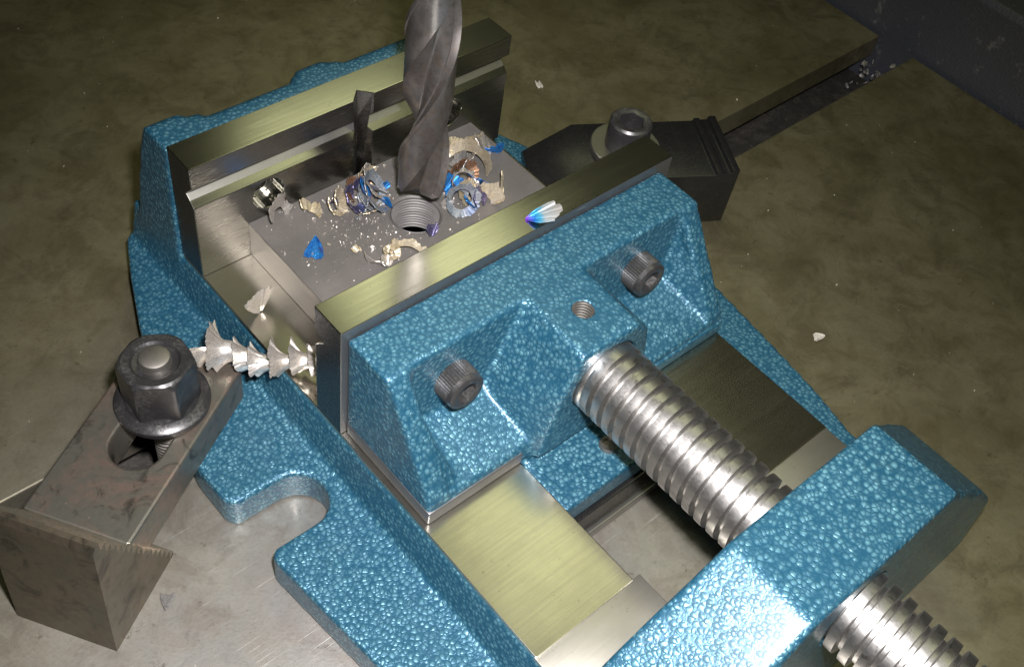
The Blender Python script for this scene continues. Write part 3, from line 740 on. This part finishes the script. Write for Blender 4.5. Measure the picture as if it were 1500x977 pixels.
for i, (lb, m_, x, y, z, rt, r0, r1, tn, rs, sl_, te) in enumerate(CH):
    chip(lb, m_, (x, y, z), rt, r0, r1, tn, rise=rs, slope=sl_, teeth=te, seed=i + 1, grow=(2.3 if tn > 2 else None))
# long corkscrew chip from the strap clamp to the moving jaw
rnd = random.Random(40); A = []; B = []
p0 = Vector((-13.2, 37.0, 27.6)); p1 = Vector((7.0, 15.5, 29.0)); ax_ = (p1 - p0); L = ax_.length; mt = along(p0, ax_)
turns = 6.4; n = 520; rows = []
tv = [rnd.uniform(.72, 1.28) for _ in range(9)]; ov = [rnd.uniform(-.7, .7) for _ in range(9)]
for i in range(n + 1):
    t = i / n; a = 2 * pi * turns * t + 2.2; h = L * t; k = t * turns; kk = int(k)
    var = tv[kk] * (1 - k % 1) + tv[kk + 1] * (k % 1); off = ov[kk] * (1 - k % 1) + ov[kk + 1] * (k % 1)
    R1 = (5.0 - 1.6 * t) * var * (1 + .26 * (((k * 7.3) % 1.0) - .5)) * (1 + .10 * sin(k * 31)) * (1 + .22 * sin(a)); r0 = 2.3 - .8 * t
    row = []
    for f in range(7):                                            # core band, then the flared frill
        u = f / 6
        r = r0 + (R1 - r0) * max(0, (u - .35) / .65) ** 1.3; z = h + 3.4 - 6.0 * u + 1.8 * max(0, u - .6) + off
        r *= 1 + rnd.uniform(-.012, .012); z += (.16 if i % 2 else -.16) * max(0, u - .25) * rnd.uniform(.3, 1.2)
        row.append(mt @ Vector((r * cos(a + .25 * u) + .6 * sin(k * 1.7), r * sin(a + .25 * u) + .5 * cos(k * 1.3), z)) + Vector((0, 0, -1.6 * sin(pi * t))))
    rows.append(row)
bm = bmesh.new(); R = []
for row in rows:
    top = [bm.verts.new(p) for p in row]; bot = [bm.verts.new(p + Vector((.05, -.05, -.14))) for p in row]; R.append(top + bot[::-1])
for r, q in zip(R, R[1:]):
    for k in range(len(r)): bm.faces.new((r[k], r[(k + 1) % len(r)], q[(k + 1) % len(r)], q[k]))
bm.faces.new(R[0][::-1]); bm.faces.new(R[-1])
tag(bm_to('metal_chip', bm, 'silver', loc=(-5, 29, 23), angle=35), 'long corkscrew silver chip stretched from flange nut to moving jaw', 'metal chip')

# filings: uncountable crumbs on the block, on the vise and on the table
def crumbs(name, label, spots, mat, seed):
    rnd = random.Random(seed); bm = bmesh.new()
    for x, y, z, s in spots:
        m = Matrix.Translation((x, y, z + s * .25)) @ Euler((rnd.uniform(0, 6), rnd.uniform(0, 6), rnd.uniform(0, 6))).to_matrix().to_4x4() @ Matrix.Diagonal((s * rnd.uniform(.6, 1.4), s * rnd.uniform(.4, 1), s * rnd.uniform(.2, .5), 1))
        bmesh.ops.create_icosphere(bm, subdivisions=1, radius=.5, matrix=m)
    o = bm_to(name, bm, mat); o['kind'] = 'stuff'; o['label'] = label; o['category'] = 'filings'; return o
rnd = random.Random(77); sp = []
while len(sp) < 420:
    x, y = rnd.gauss(44, 13), rnd.gauss(44, 9)
    if 15 < x < 86 and 11 < y < 59.8 and math.hypot(x - HX, y - HY) > 7.6: sp.append((x, y, ZW, rnd.choice((.25, .3, .35, .45, .5, .6, .9, 1.3))))
crumbs('metal_filings', 'fine bright metal crumbs scattered over the drilled block', sp, 'silver', 5)
sp = [(rnd.uniform(-60, 270), rnd.uniform(-110, 220), 0, rnd.choice((.25, .3, .4, .8))) for _ in range(240)]
sp = [p for p in sp if not (-30 < p[0] < 126 and -110 < p[1] < 99) and not (SA - 1 < p[1] < SB + 1)]
crumbs('table_filings', 'sparse metal crumbs scattered over the stained table', sp, 'debris', 6)
sp = [(rnd.gauss(279, 3.5), rnd.uniform(SA + 1, SB - 1), -20 + rnd.uniform(0, 14), rnd.uniform(1.4, 3.4)) for _ in range(40)]
crumbs('slot_debris', 'heap of dull swarf in the end of the table slot', sp, 'grey', 7)
